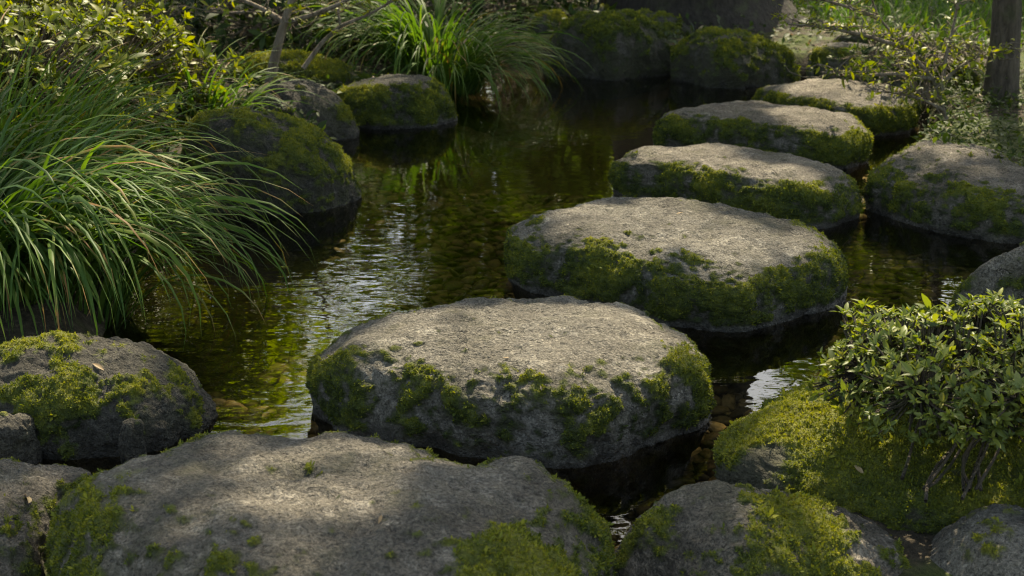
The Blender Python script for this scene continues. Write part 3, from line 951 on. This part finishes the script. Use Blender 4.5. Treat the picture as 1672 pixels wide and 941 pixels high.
# ------------------------------------------------------------------ canopy gaps: where the sun reaches the garden
GAPS = [  # px, py, height, radius
    (400, 780, .2, .07), (340, 830, .2, .05), (540, 885, .2, .07), (430, 890, .2, .04), (640, 770, .2, .06), (150, 770, .13, .05), (60, 800, .13, .05),
    (1020, 545, .17, .10), (880, 520, .17, .09), (780, 580, .17, .09), (650, 590, .17, .07), (930, 610, .17, .06), (1120, 590, .12, .05), (700, 530, .17, .08), (580, 575, .15, .06), (1040, 610, .15, .06),
    (1190, 395, .17, .13), (960, 350, .17, .11), (1090, 345, .17, .12), (1010, 400, .17, .07), (1310, 375, .16, .08), (930, 400, .16, .06), (1100, 450, .08, .06),
    (1060, 258, .155, .13), (1230, 285, .155, .14), (1150, 250, .155, .10), (1300, 300, .15, .08),
    (1310, 205, .155, .14), (1130, 195, .155, .12), (1220, 185, .155, .10), (1400, 145, .15, .16), (1320, 150, .15, .1),
    (1440, 92, .25, .32), (1550, 97, .25, .22), (1540, 250, .17, .11), (1480, 240, .17, .08),
    (525, 240, .2, .26), (450, 200, .22, .09), (590, 150, .14, .16), (650, 132, .15, .14), (710, 155, .12, .13), (480, 95, .2, .2), (480, 135, .2, .14),
    (1290, 850, .17, .08), (1230, 840, .17, .05), (1400, 880, .15, .06), (1320, 690, .17, .10), (1240, 740, .1, .05), (1400, 760, .17, .05), (1380, 550, .26, .15), (1480, 530, .30, .19), (1580, 530, .32, .19), (1660, 540, .32, .16),
    (70, 640, .12, .15), (130, 660, .1, .10), (220, 600, .1, .06), (230, 260, .4, .14), (100, 260, .45, .15), (180, 330, .4, .12), (60, 170, .5, .15), (200, 420, .3, .10),
    (1560, 45, .1, .12), (1620, 70, .1, .15), (1180, 120, .15, .05), (990, 60, .25, .06), (1140, 60, .25, .08),
    (430, 650, -.1, .04), (500, 560, -.1, .06), (850, 440, -.1, .08),
]
GP = np.array([at_z(a, b, z) for a, b, z, r in GAPS]); GR = np.array([g[3] for g in GAPS])
# plants that catch the sun: world point, radius
for w, r in (((-1.75, 4.9, .6), .70), ((-1.2, 4.7, .5), .36), ((-1.0, 5.3, .3), .25), ((-.45, 6.7, .5), .22), ((1.35, 5.4, .55), .28), ((1.5, 5.2, .3), .2), ((-.9, 6.2, .6), .2), ((-.95, 5.6, .45), .3)):
    GP = np.vstack([GP, w]); GR = np.append(GR, r)


SHADED = [((-.88, 4.0, -.15), .20), ((-.70, 3.9, -.15), .22), ((.03, 7.1, -.15), .35)]   # leaves spared and crowns added overhead to shade these bits of the bed


def gap_filter(P, pad=.0):
    keep = np.ones(len(P), bool)
    wob = 1 + .35 * noise3(P * 2.5)
    for g, r in zip(GP, GR):
        d = P - g
        t = d @ SUN
        perp = np.linalg.norm(d - t[:, None] * SUN, axis=1)
        keep &= ~((t > 1.6) & (perp < (r * 1.1 + .05) * wob))
    for g, r in SHADED:
        d = P - np.array(g)
        t = d @ SUN
        keep |= np.linalg.norm(d - t[:, None] * SUN, axis=1) < r
    return keep


# ------------------------------------------------------------------ shrubs
def whorls(rng, tips, dirs, per, llen, spread=(.5, 1.25), tint=(.5, .2)):
    n = len(tips)
    k = rng.integers(per[0], per[1] + 1, n)
    idx = np.repeat(np.arange(n), k)
    m = len(idx)
    D = dirs[idx]
    rnd = rng.normal(size=(m, 3))
    S = np.cross(D, rnd); S /= np.linalg.norm(S, axis=1)[:, None]
    a = rng.uniform(spread[0], spread[1], m)[:, None]
    Y = D * np.cos(a) + S * np.sin(a)
    loc = tips[idx] - D * rng.uniform(0, .35, m)[:, None] * llen
    Mx = basis(Y, D, rng, .25)
    sc_ = llen * rng.lognormal(0, .34, m)
    t = np.clip(np.repeat(rng.normal(tint[0], tint[1], n), k) + rng.normal(0, .1, m), 0, 1)
    return Mx, loc, t, sc_


def shrub(name, label, base, center, radii, ntips, llen, per, seed, mat, cat='shrub', group=None, stems=7, shell=(.55, 1.0), tint=(.5, .2), lump=.22, stem_r=.006, flat=0.0, leaf=None, twigr=.0014, zmin=-.6, gaps=False, bmat='twig'):
    rng = np.random.default_rng(seed)
    base = np.array(base, float); center = np.array(center, float); radii = np.array(radii, float)
    d = rng.normal(size=(ntips * 2, 3)); d /= np.linalg.norm(d, axis=1)[:, None]
    d = d[d[:, 2] > zmin][:ntips]
    rr = rng.uniform(shell[0] ** 3, shell[1], len(d)) ** (1 / 3) if shell[0] < 1 else np.ones(len(d))
    rr = rr * (1 + lump * fbm(d * 2.4 + seed, 3))
    tips = center + d * radii * rr[:, None]
    g = d / radii; g /= np.linalg.norm(g, axis=1)[:, None]
    dirs = g * .8 + np.array([0, 0, .55]) + rng.normal(size=d.shape) * .3
    dirs /= np.linalg.norm(dirs, axis=1)[:, None]
    if gaps:
        pass
    e = empty(name, base)
    tag(e, label, cat, group)
    mb = MB()
    nodes = []
    for k in range(stems):
        a = rng.normal(size=3); a /= np.linalg.norm(a); a[2] = abs(a[2]) * .5
        end = center + a * radii * rng.uniform(.3, .6)
        st = base + np.array([rng.normal(0, .03), rng.normal(0, .03), -.04]) * (radii[0] / .3)
        P = curve_pts(st, end, rng, 7, .07)
        mb.tube(P, np.linspace(stem_r, stem_r * .45, 7), 6)
        nodes += [P[4], P[5], P[6]]
        for q_ in range(3):
            a2 = rng.normal(size=3); a2 /= np.linalg.norm(a2); a2[2] = abs(a2[2]) * .7
            e2 = center + a2 * radii * rng.uniform(.5, .8)
            P2 = curve_pts(P[rng.integers(3, 6)], e2, rng, 6, .08)
            mb.tube(P2, np.linspace(stem_r * .5, stem_r * .25, 6), 5)
            nodes += [P2[3], P2[5]]
    nodes = np.array(nodes)
    for t_, dr in zip(tips, dirs):
        k = int(np.argmin(((nodes - t_) ** 2).sum(1)))
        a, b = nodes[k], t_
        mid = (a + b) / 2 - dr * np.linalg.norm(b - a) * .12
        mb.tube(np.array([a, mid, b - dr * llen * .3, b]), np.array([twigr * 1.5, twigr * 1.2, twigr, twigr * .7]), 4)
    me = mb.mesh('branches'); me.transform(__import__('mathutils').Matrix.Translation(-Vector(base)))
    link('branches', me, M[bmat], e)
    Mx, loc, t, s_ = whorls(rng, tips, dirs, per, llen, tint=tint)
    lv = leaf or LEAF
    me = instances('foliage', lv[0], lv[1], Mx, loc - base, t, s_)
    link('foliage', me, M[mat], e)
    return e


AZ = leaf_template(rows=5, wid=.34, curl=.18, fold=.35)
b0 = at_z(1555, 770, .17)
shrub('azalea_shrub', 'small clipped azalea with glossy leaf rosettes growing from the moss bank', b0, (b0[0] + .085, b0[1] + .16, .262), (.262, .22, .105), 2300, .0118, (6, 9), 401, 'azalea', stems=10, bmat='bark', shell=(.4, 1), tint=(.55, .2), stem_r=.0030, leaf=AZ, zmin=-.45)
shrub('leafy_shrub', 'big leafy shrub glowing yellow green on the bank behind the arching grass', (-1.85, 4.85, .2), (-1.85, 4.85, .29), (.78, .85, .40), 6200, .029, (5, 8), 402, 'shrub', stems=14, shell=(.72, 1), tint=(.55, .22), lump=.3, stem_r=.012, twigr=.002)
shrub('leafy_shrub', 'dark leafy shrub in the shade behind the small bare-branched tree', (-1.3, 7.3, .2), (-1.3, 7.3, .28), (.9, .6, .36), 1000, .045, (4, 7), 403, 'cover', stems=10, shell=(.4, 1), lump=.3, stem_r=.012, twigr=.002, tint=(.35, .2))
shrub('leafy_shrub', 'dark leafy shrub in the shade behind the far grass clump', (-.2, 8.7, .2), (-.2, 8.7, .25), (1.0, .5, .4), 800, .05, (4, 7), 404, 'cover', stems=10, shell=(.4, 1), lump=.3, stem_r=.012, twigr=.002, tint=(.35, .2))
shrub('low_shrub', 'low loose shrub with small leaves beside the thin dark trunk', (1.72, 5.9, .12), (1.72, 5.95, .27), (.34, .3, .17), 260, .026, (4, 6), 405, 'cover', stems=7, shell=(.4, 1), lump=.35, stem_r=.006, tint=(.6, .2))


shrub('tall_shrub', 'tall bright leafed shrub in the clearing past the old trunk, mirrored in the pond', (.45, 12.0, .1), (.45, 12.0, 1.15), (.55, .5, 1.05), 700, .12, (4, 6), 407, 'young', stems=8, shell=(.4, 1), lump=.3, stem_r=.02, twigr=.003, tint=(.6, .2), bmat='bark')


def leaf_sprays(rng, mb, polylines, rad, twigs, twl, lpt, llen, updir=.3):
    """tubes along polylines and leaf twigs sprouting from them; returns leaves"""
    L, D = [], []
    for kp, P in enumerate(polylines):
        P = np.asarray(P, float)
        tt = np.linspace(0, 1, len(P)); t2 = np.linspace(0, 1, 4 * len(P))
        Q = np.column_stack([np.interp(t2, tt, P[:, k]) for k in range(3)])
        Q[1:-1] = (Q[:-2] + Q[1:-1] * 2 + Q[2:]) / 4
        r_ = rad[min(kp, len(rad) - 1)] if isinstance(rad, tuple) else rad
        mb.tube(Q, np.linspace(r_, r_ * .35, len(Q)), 7)
        ntw = int(twigs)
        for _ in range(ntw):
            k = rng.integers(int(len(Q) * .25), len(Q))
            d = rng.normal(size=3); d[2] = abs(d[2]) * updir + .1; d /= np.linalg.norm(d)
            e_ = Q[k] + d * twl * rng.uniform(.4, 1.2)
            C = curve_pts(Q[k], e_, rng, 5, .12)
            mb.tube(C, np.linspace(.0026, .0012, 5), 4)
            for _ in range(lpt):
                s = rng.uniform(.25, 1)
                p = Q[k] + (e_ - Q[k]) * s + rng.normal(size=3) * .006
                L.append(p); dd = d * .6 + rng.normal(size=3) * .7; D.append(dd / np.linalg.norm(dd))
    return np.array(L), np.array(D)


def spray_shrub(name, label, cat, base, polylines, rad, twigs, twl, lpt, llen, seed, mat, tint, bark='twig', group=None, updir=.3):
    rng = np.random.default_rng(seed)
    base = np.asarray(base, float)
    e = empty(name, base); tag(e, label, cat, group)
    mb = MB()
    L, D = leaf_sprays(rng, mb, polylines, rad, twigs, twl, lpt, llen, updir)
    me = mb.mesh('branches'); me.transform(__import__('mathutils').Matrix.Translation(-Vector(base)))
    link('branches', me, M[bark], e)
    n = len(L)
    Mx = basis(D, np.array([0, 0, 1.0]), rng, .5)
    me = instances('foliage', LEAF[0], LEAF[1], Mx, L - base, np.clip(rng.normal(tint[0], tint[1], n), 0, 1), llen * rng.lognormal(0, .25, n))
    link('foliage', me, M[mat], e)
    return e


def pl(Y, pts, dy=0.0):
    return [at_y(a, b, Y + dy * k) for k, (a, b) in enumerate(pts)]


Yr = 5.15
spray_shrub('sapling_shrub', 'thin sapling with sparse sunlit leaves leaning over the far stones', 'shrub', at_y(1545, 190, Yr),
    [pl(Yr, [(1545, 195), (1525, 130), (1480, 80), (1435, 30), (1420, -10)]), pl(Yr, [(1535, 160), (1545, 90), (1560, 30), (1570, -30)], .05),
     pl(Yr, [(1480, 80), (1420, 60), (1350, 45), (1290, 40)], -.03), pl(Yr, [(1525, 130), (1460, 120), (1400, 125), (1340, 118)], -.04), pl(Yr, [(1435, 30), (1380, 10), (1310, -10)]),
     pl(Yr, [(1530, 140), (1580, 100), (1630, 80)], .05), pl(Yr, [(1540, 180), (1500, 160), (1450, 150)], -.05)], .0085, 22, .16, 6, .026, 411, 'shrub', (.62, .25))
Yt = 5.7
spray_shrub('small_tree', 'small tree with forked pale bare branches behind the dome-shaped boulder', 'tree', at_y(445, 135, Yt),
    [pl(Yt, [(440, 140), (447, 100), (460, 50), (478, -5), (500, -60), (510, -140)]), pl(Yt, [(462, 35), (430, 15), (385, -5), (330, -40)], .04), pl(Yt, [(400, 20), (370, 22), (335, 20)], .02),
     pl(Yt, [(465, 38), (510, 25), (560, 5), (600, -20), (660, -60)], -.04), pl(Yt, [(495, 112), (525, 70), (556, 42), (600, 25), (645, 0), (700, -40)], .03), pl(Yt, [(556, 42), (552, 20), (553, 5), (560, -30)], .02),
     pl(Yt, [(475, 0), (440, -60), (400, -120)], .05), pl(Yt, [(490, -40), (560, -100), (620, -160)], -.05)], (.024, .012, .007, .012, .010, .006, .008), 8, .2, 5, .032, 412, 'shrub', (.6, .2))

# ------------------------------------------------------------------ trees
def tree(name, label, base, height, r0, crowns, nleaf, lsize, seed, bark='bark', group=None, lean=(0, 0), tint=(.5, .2), flare=1.6, gaps=True, cl=24, clr=.28, leafmat='canopy'):
    rng = np.random.default_rng(seed)
    base = np.array(base, float)
    e = empty(name, base); tag(e, label, 'tree', group)
    mb = MB()
    h = np.array([-.1, 0, .08, .25, .6, 1.2, height * .4, height * .7, height])
    P = np.column_stack([lean[0] * h / height, lean[1] * h / height, h]) + base
    P[3:, :2] += rng.normal(0, .03, (len(h) - 3, 2)) * (r0 / .1) ** .3
    rad = r0 * np.array([flare * 1.15, flare, 1 + (flare - 1) * .6, 1 + (flare - 1) * .3, 1.05, 1, .82, .6, .35])
    t = np.linspace(0, 1, len(h)); t2 = np.linspace(0, 1, 45)
    hh = np.interp(t2, t, np.arange(len(h)))
    P2 = np.column_stack([np.interp(hh, np.arange(len(h)), P[:, k]) for k in range(3)])
    r2 = np.interp(hh, np.arange(len(h)), rad)
    sides = 28
    th = np.linspace(0, 2 * math.pi, sides, endpoint=False)
    rings = []
    for p_, r_ in zip(P2, r2):
        q_ = np.column_stack([np.cos(th), np.sin(th), np.full(sides, p_[2] * .5)])
        rr = r_ * (1 + .16 * noise3(q_ * np.array([2.2, 2.2, 1]) + seed) + .06 * noise3(q_ * np.array([6, 6, 1.5]) + seed))
        rings.append(np.column_stack([p_[0] + rr * np.cos(th), p_[1] + rr * np.sin(th), np.full(sides, p_[2])]))
    mb.V.append(np.concatenate(rings)); k = len(P2)
    i, j = np.meshgrid(np.arange(k - 1), np.arange(sides), indexing='ij')
    mb.Q.append(np.stack([i * sides + j, i * sides + (j + 1) % sides, (i + 1) * sides + (j + 1) % sides, (i + 1) * sides + j], -1).reshape(-1, 4))
    mb.n = k * sides
    tot = sum(c[2] for c in crowns)
    pts = []
    for cen, rad3, wgt in crowns:
        cen = np.array(cen, float); rad3 = np.array(rad3, float)
        st = P2[rng.integers(24, 44)]
        mb.tube(curve_pts(st, cen, rng, 8, .06, .05), np.linspace(r0 * .42, r0 * .14, 8), 8)
        for _ in range(6):
            d = rng.normal(size=3); d /= np.linalg.norm(d)
            mb.tube(curve_pts(cen, cen + d * rad3 * .8, rng, 6, .1), np.linspace(r0 * .14, r0 * .03, 6), 6)
        nc = int(nleaf * wgt / tot / cl)
        d = rng.normal(size=(nc, 3)); d /= np.linalg.norm(d, axis=1)[:, None]
        c = cen + d * rad3 * (rng.uniform(.1, 1, nc) ** .5)[:, None]
        pts.append((np.repeat(c, cl, 0) + rng.normal(size=(nc * cl, 3)) * clr * np.array([1, 1, .6])))
    me = mb.mesh('trunk'); me.transform(__import__('mathutils').Matrix.Translation(-Vector(base)))
    link('trunk', me, M[bark], e)
    L = np.concatenate(pts)
    if gaps: L = L[gap_filter(L)]
    n = len(L)
    D = rng.normal(size=(n, 3)); D[:, 2] = D[:, 2] * .5 - .25
    Mx = basis(D, np.array([0, 0, 1.0]), rng, .5)
    me = instances('crown', LEAF_LO[0], LEAF_LO[1], Mx, L - base, np.clip(rng.normal(tint[0], tint[1], n), 0, 1), lsize * rng.lognormal(0, .25, n))
    link('crown', me, M[leafmat], e)
    return e


TG = 'trees shading the garden'
tree('old_tree', 'old tree with very thick dark trunk at the back of the garden', (1.12, 8.75, .02), 8, .46, [((.6, 8.3, 5.6), (2.3, 2.0, .7), 4), ((-.6, 6.6, 5.3), (1.7, 1.6, .6), 3), ((2.0, 6.8, 5.2), (1.8, 1.6, .6), 3), ((.8, 10.5, 6.5), (2.5, 1.8, 1.0), 2), ((.7, 9.7, 5.6), (1.0, 1.0, .5), 1.2), ((.95, 10.7, 5.0), (.7, .7, .35), .8), ((.25, 7.7, 5.0), (.55, .55, .35), .6)], 28000, .12, 501, 'bark_dark', TG, flare=1.7)  # last small crowns are added, out of view, to shade parts of the bed
tree('young_tree', 'slender tree with dark rough trunk on the bank beside the sapling', (1.98, 5.75, .1), 6, .049, [((2.0, 5.6, 4.6), (1.4, 1.3, .6), 2), ((3.4, 6.2, 5.0), (1.6, 1.5, .7), 2)], 7000, .11, 502, 'bark', TG, lean=(-.22, -.1), flare=1.7)
tree('shade_tree', 'leafy tree on the bank behind the big leafy shrub', (-3.4, 6.6, .25), 7, .16, [((-2.4, 7.4, 5.2), (1.9, 1.8, .7), 4), ((-1.2, 5.4, 5.0), (1.5, 1.3, .6), 3), ((-3.6, 6.0, 5.6), (1.6, 1.6, .7), 2), ((-1.0, 9.2, 5.8), (1.8, 1.4, .8), 2)], 14500, .12, 503, 'bark', TG)
tree('shade_tree', 'leafy tree leaning over the pond from the side', (3.5, 4.2, .15), 6, .14, [((1.7, 4.7, 4.7), (1.4, 1.2, .55), 3), ((.3, 4.9, 4.8), (1.3, 1.0, .5), 3), ((3.0, 4.4, 5.2), (1.4, 1.4, .6), 1)], 11000, .12, 504, 'bark', TG)
# the wood beyond: seen mirrored in the pond
rb = np.random.default_rng(77)
spots = [(-6.5, 13.5, 4.2), (-4.6, 15.5, 5.0), (-2.6, 13.2, 2.3), (-.6, 15.5, 3.6), (.2, 14.8, 3.0), (4.2, 17.5, 5.2), (4.4, 14.2, 4.4), (6.6, 16, 5), (-9, 17, 5.5), (9.5, 18, 5.5)]
desc = ['far tree at the outer edge of the wood', 'tall far tree in the wood', 'low bright far tree in the wood', 'far tree in the middle of the wood', 'lowest bright far tree behind the old trunk', 'tall far tree behind the old trunk',
        'far tree beyond the slender trunk', 'tall far tree beyond the slender trunk', 'far tree at the back corner of the wood', 'far tree at the opposite back corner of the wood']
for (x, y, h), ds in zip(spots, desc):
    cr = []
    for k in range(8):
        nar = .5 if h == 3.0 else 1.0
        cr.append(((x + rb.normal(0, .8) * nar * .6, y + rb.normal(0, .7), h * rb.uniform(.3, 1.55)), (rb.uniform(.7, 1.2) * (nar + .15), rb.uniform(.7, 1.1), rb.uniform(.45, .8)), 1))
    tree('forest_tree', ds, (x, y, ground_h([(x, y)])[0]), h, .13, cr, 3600 if h == 3.0 else 6500, .17 if h == 3.0 else .2, int(600 + x * 10), 'bark_dark', 'trees of the wood beyond the pond', gaps=False, tint=(.8, .2), clr=.3, leafmat='young')

# ------------------------------------------------------------------ ground cover and grass as stuff
rng = np.random.default_rng(31)


def cover(name, label, n, box, cond, mat, llen, zoff=.03, tint=(.5, .2), grass=False):
    P = np.column_stack([rng.uniform(box[0], box[1], n), rng.uniform(box[2], box[3], n)])
    sd = pond_sd(P)
    dens = fbm(np.column_stack([P * 2.0, np.full(n, 3.3)]), 3)
    P = P[(sd > cond) & (dens > -.35 + .5 * rng.uniform(-.5, .5, n))]
    n = len(P)
    z = ground_h(P)
    loc = np.column_stack([P, z + np.abs(rng.normal(0, zoff, n))])
    D = rng.normal(size=(n, 3)); D[:, 2] = np.abs(D[:, 2]) * .5 + .15
    Mx = basis(D, np.array([0, 0, 1.0]), rng, .4)
    me = instances(name, LEAF[0] if llen < .04 else LEAF_LO[0], LEAF[1] if llen < .04 else LEAF_LO[1], Mx, loc, np.clip(rng.normal(*tint, n), 0, 1), llen * rng.lognormal(0, .3, n))
    o = link(name, me, M[mat]); tag(o, label, 'ground cover', kind='stuff')
    return o


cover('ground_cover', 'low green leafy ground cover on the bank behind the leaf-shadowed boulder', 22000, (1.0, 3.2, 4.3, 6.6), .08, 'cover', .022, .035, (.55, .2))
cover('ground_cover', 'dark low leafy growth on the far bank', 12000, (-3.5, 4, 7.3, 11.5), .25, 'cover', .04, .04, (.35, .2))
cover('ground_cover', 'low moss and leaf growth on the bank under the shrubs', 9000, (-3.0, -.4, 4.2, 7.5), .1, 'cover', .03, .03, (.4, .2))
cover('leaf_litter', 'small dead brown leaves lying on the dark soil', 1600, (-2.5, 3.2, 3.0, 9), .05, 'dead', .03, .008, (.3, .3))
n = 5000
P = np.column_stack([rng.uniform(1.9, 5.0, n), rng.uniform(7.4, 12, n)])
roots = np.column_stack([P, ground_h(P) - .005])
V, F, T = blades(rng, roots, rng.uniform(0, 6.28, n), R(1) * rng.uniform(55, 88, n), rng.uniform(.1, .26, n), rng.uniform(.4, 1.6, n), np.full(n, .008), np.clip(rng.normal(.5, .14, n), 0, .86), seg=5)
o = link('lawn_grass', make_mesh('lawn_grass', V, F, attrs={'tint': T}), M['grass']); tag(o, 'bright grass on the far bank beyond the slender trunk', 'grass', kind='stuff')

# fallen leaves one can see
def surface_at(px, py):
    dg = bpy.context.evaluated_depsgraph_get()
    d = Vector(ray(px, py)).normalized()
    ok, loc, nrm, *_ = sc.ray_cast(dg, Vector((0, 0, CAMH)), d)
    return loc, nrm


bpy.context.view_layer.update()
lt = leaf_template(rows=7, wid=.34, curl=.22, fold=.5)
for px, py, L_, az, tn, lab in ((42, 816, .034, -80, .9, 'dry curled tan leaf lying on the low shore stone'), (160, 600, .026, 30, .35, 'grey brown dead leaf on the boulder under the grass clump'),
                                (826, 586, .012, 70, .5, 'tiny olive leaf scrap in the middle of the sharp stepping stone'), (884, 634, .010, 20, .6, 'tiny yellow leaf scrap near the front rim of the sharp stepping stone'),
                                (1326, 842, .018, 100, .75, 'tan dead leaf on the moss behind the moss-capped near boulder'), (1402, 768, .022, 40, .55, 'brown dead leaf in the moss near the azalea stems'),
                                (1110, 350, .02, 10, .7, 'tan leaf on top of the thickly mossed stepping stone'), (620, 850, .013, 140, .3, 'small brown leaf on the largest near stone')):
    loc, nrm = surface_at(px, py)
    if loc is None: continue
    me = make_mesh('fallen_leaf', (lt[0] - np.array([0, .5, -.1])) * L_, lt[1], attrs={'tint': np.full(len(lt[0]), tn)})
    o = link('fallen_leaf', me, M['dead'], None, loc + nrm * .002)
    o.rotation_euler = (nrm.to_track_quat('Z', 'Y') @ __import__('mathutils').Euler((0, 0, R(az))).to_quaternion()).to_euler()
    tag(o, lab, 'leaf', 'fallen leaves on stones and moss')

# ------------------------------------------------------------------ light
sun = bpy.data.lights.new('sun', 'SUN'); sun.energy = 4.1; sun.angle = R(.6); sun.color = (1, .965, .90)
so = bpy.data.objects.new('sun', sun); COL.objects.link(so)
so.rotation_euler = Vector(SUN).to_track_quat('Z', 'Y').to_euler()
w = bpy.data.worlds.new('World'); sc.world = w; w.use_nodes = True
nt = w.node_tree
bg = nt.nodes['Background']
sky = nt.nodes.new('ShaderNodeTexSky'); sky.sky_type = 'NISHITA'; sky.sun_disc = False
sky.sun_elevation = SUN_EL; sky.sun_rotation = SUN_AZ; sky.dust_density = 2.0
nt.links.new(sky.outputs[0], bg.inputs[0]); bg.inputs[1].default_value = .15

# ------------------------------------------------------------------ camera
cam = bpy.data.cameras.new('camera'); co = bpy.data.objects.new('camera', cam); COL.objects.link(co)
co.location = (0, 0, CAMH); co.rotation_euler = (R(90) - PITCH, 0, 0)
cam.sensor_width = 36; cam.lens = 36 * FPX / 1672; cam.clip_start = .05; cam.clip_end = 600
cam.dof.use_dof = True; cam.dof.focus_distance = 2.75; cam.dof.aperture_fstop = 9.0
sc.camera = co

vs = sc.view_settings
vs.view_transform = 'Standard'; vs.look = 'None'; vs.gamma = 1; vs.use_curve_mapping = False
vs.exposure = 1.52
vs.use_white_balance = True; vs.white_balance_temperature = 8500; vs.white_balance_tint = 6
cy = sc.cycles
cy.pixel_filter_type = 'BLACKMAN_HARRIS'; cy.filter_width = 1.1; cy.use_denoising = True; cy.max_bounces = 8; cy.transparent_max_bounces = 8; cy.transmission_bounces = 4; cy.diffuse_bounces = 3; cy.glossy_bounces = 3
cy.caustics_reflective = False; cy.caustics_refractive = False
cy.sample_clamp_indirect = 6
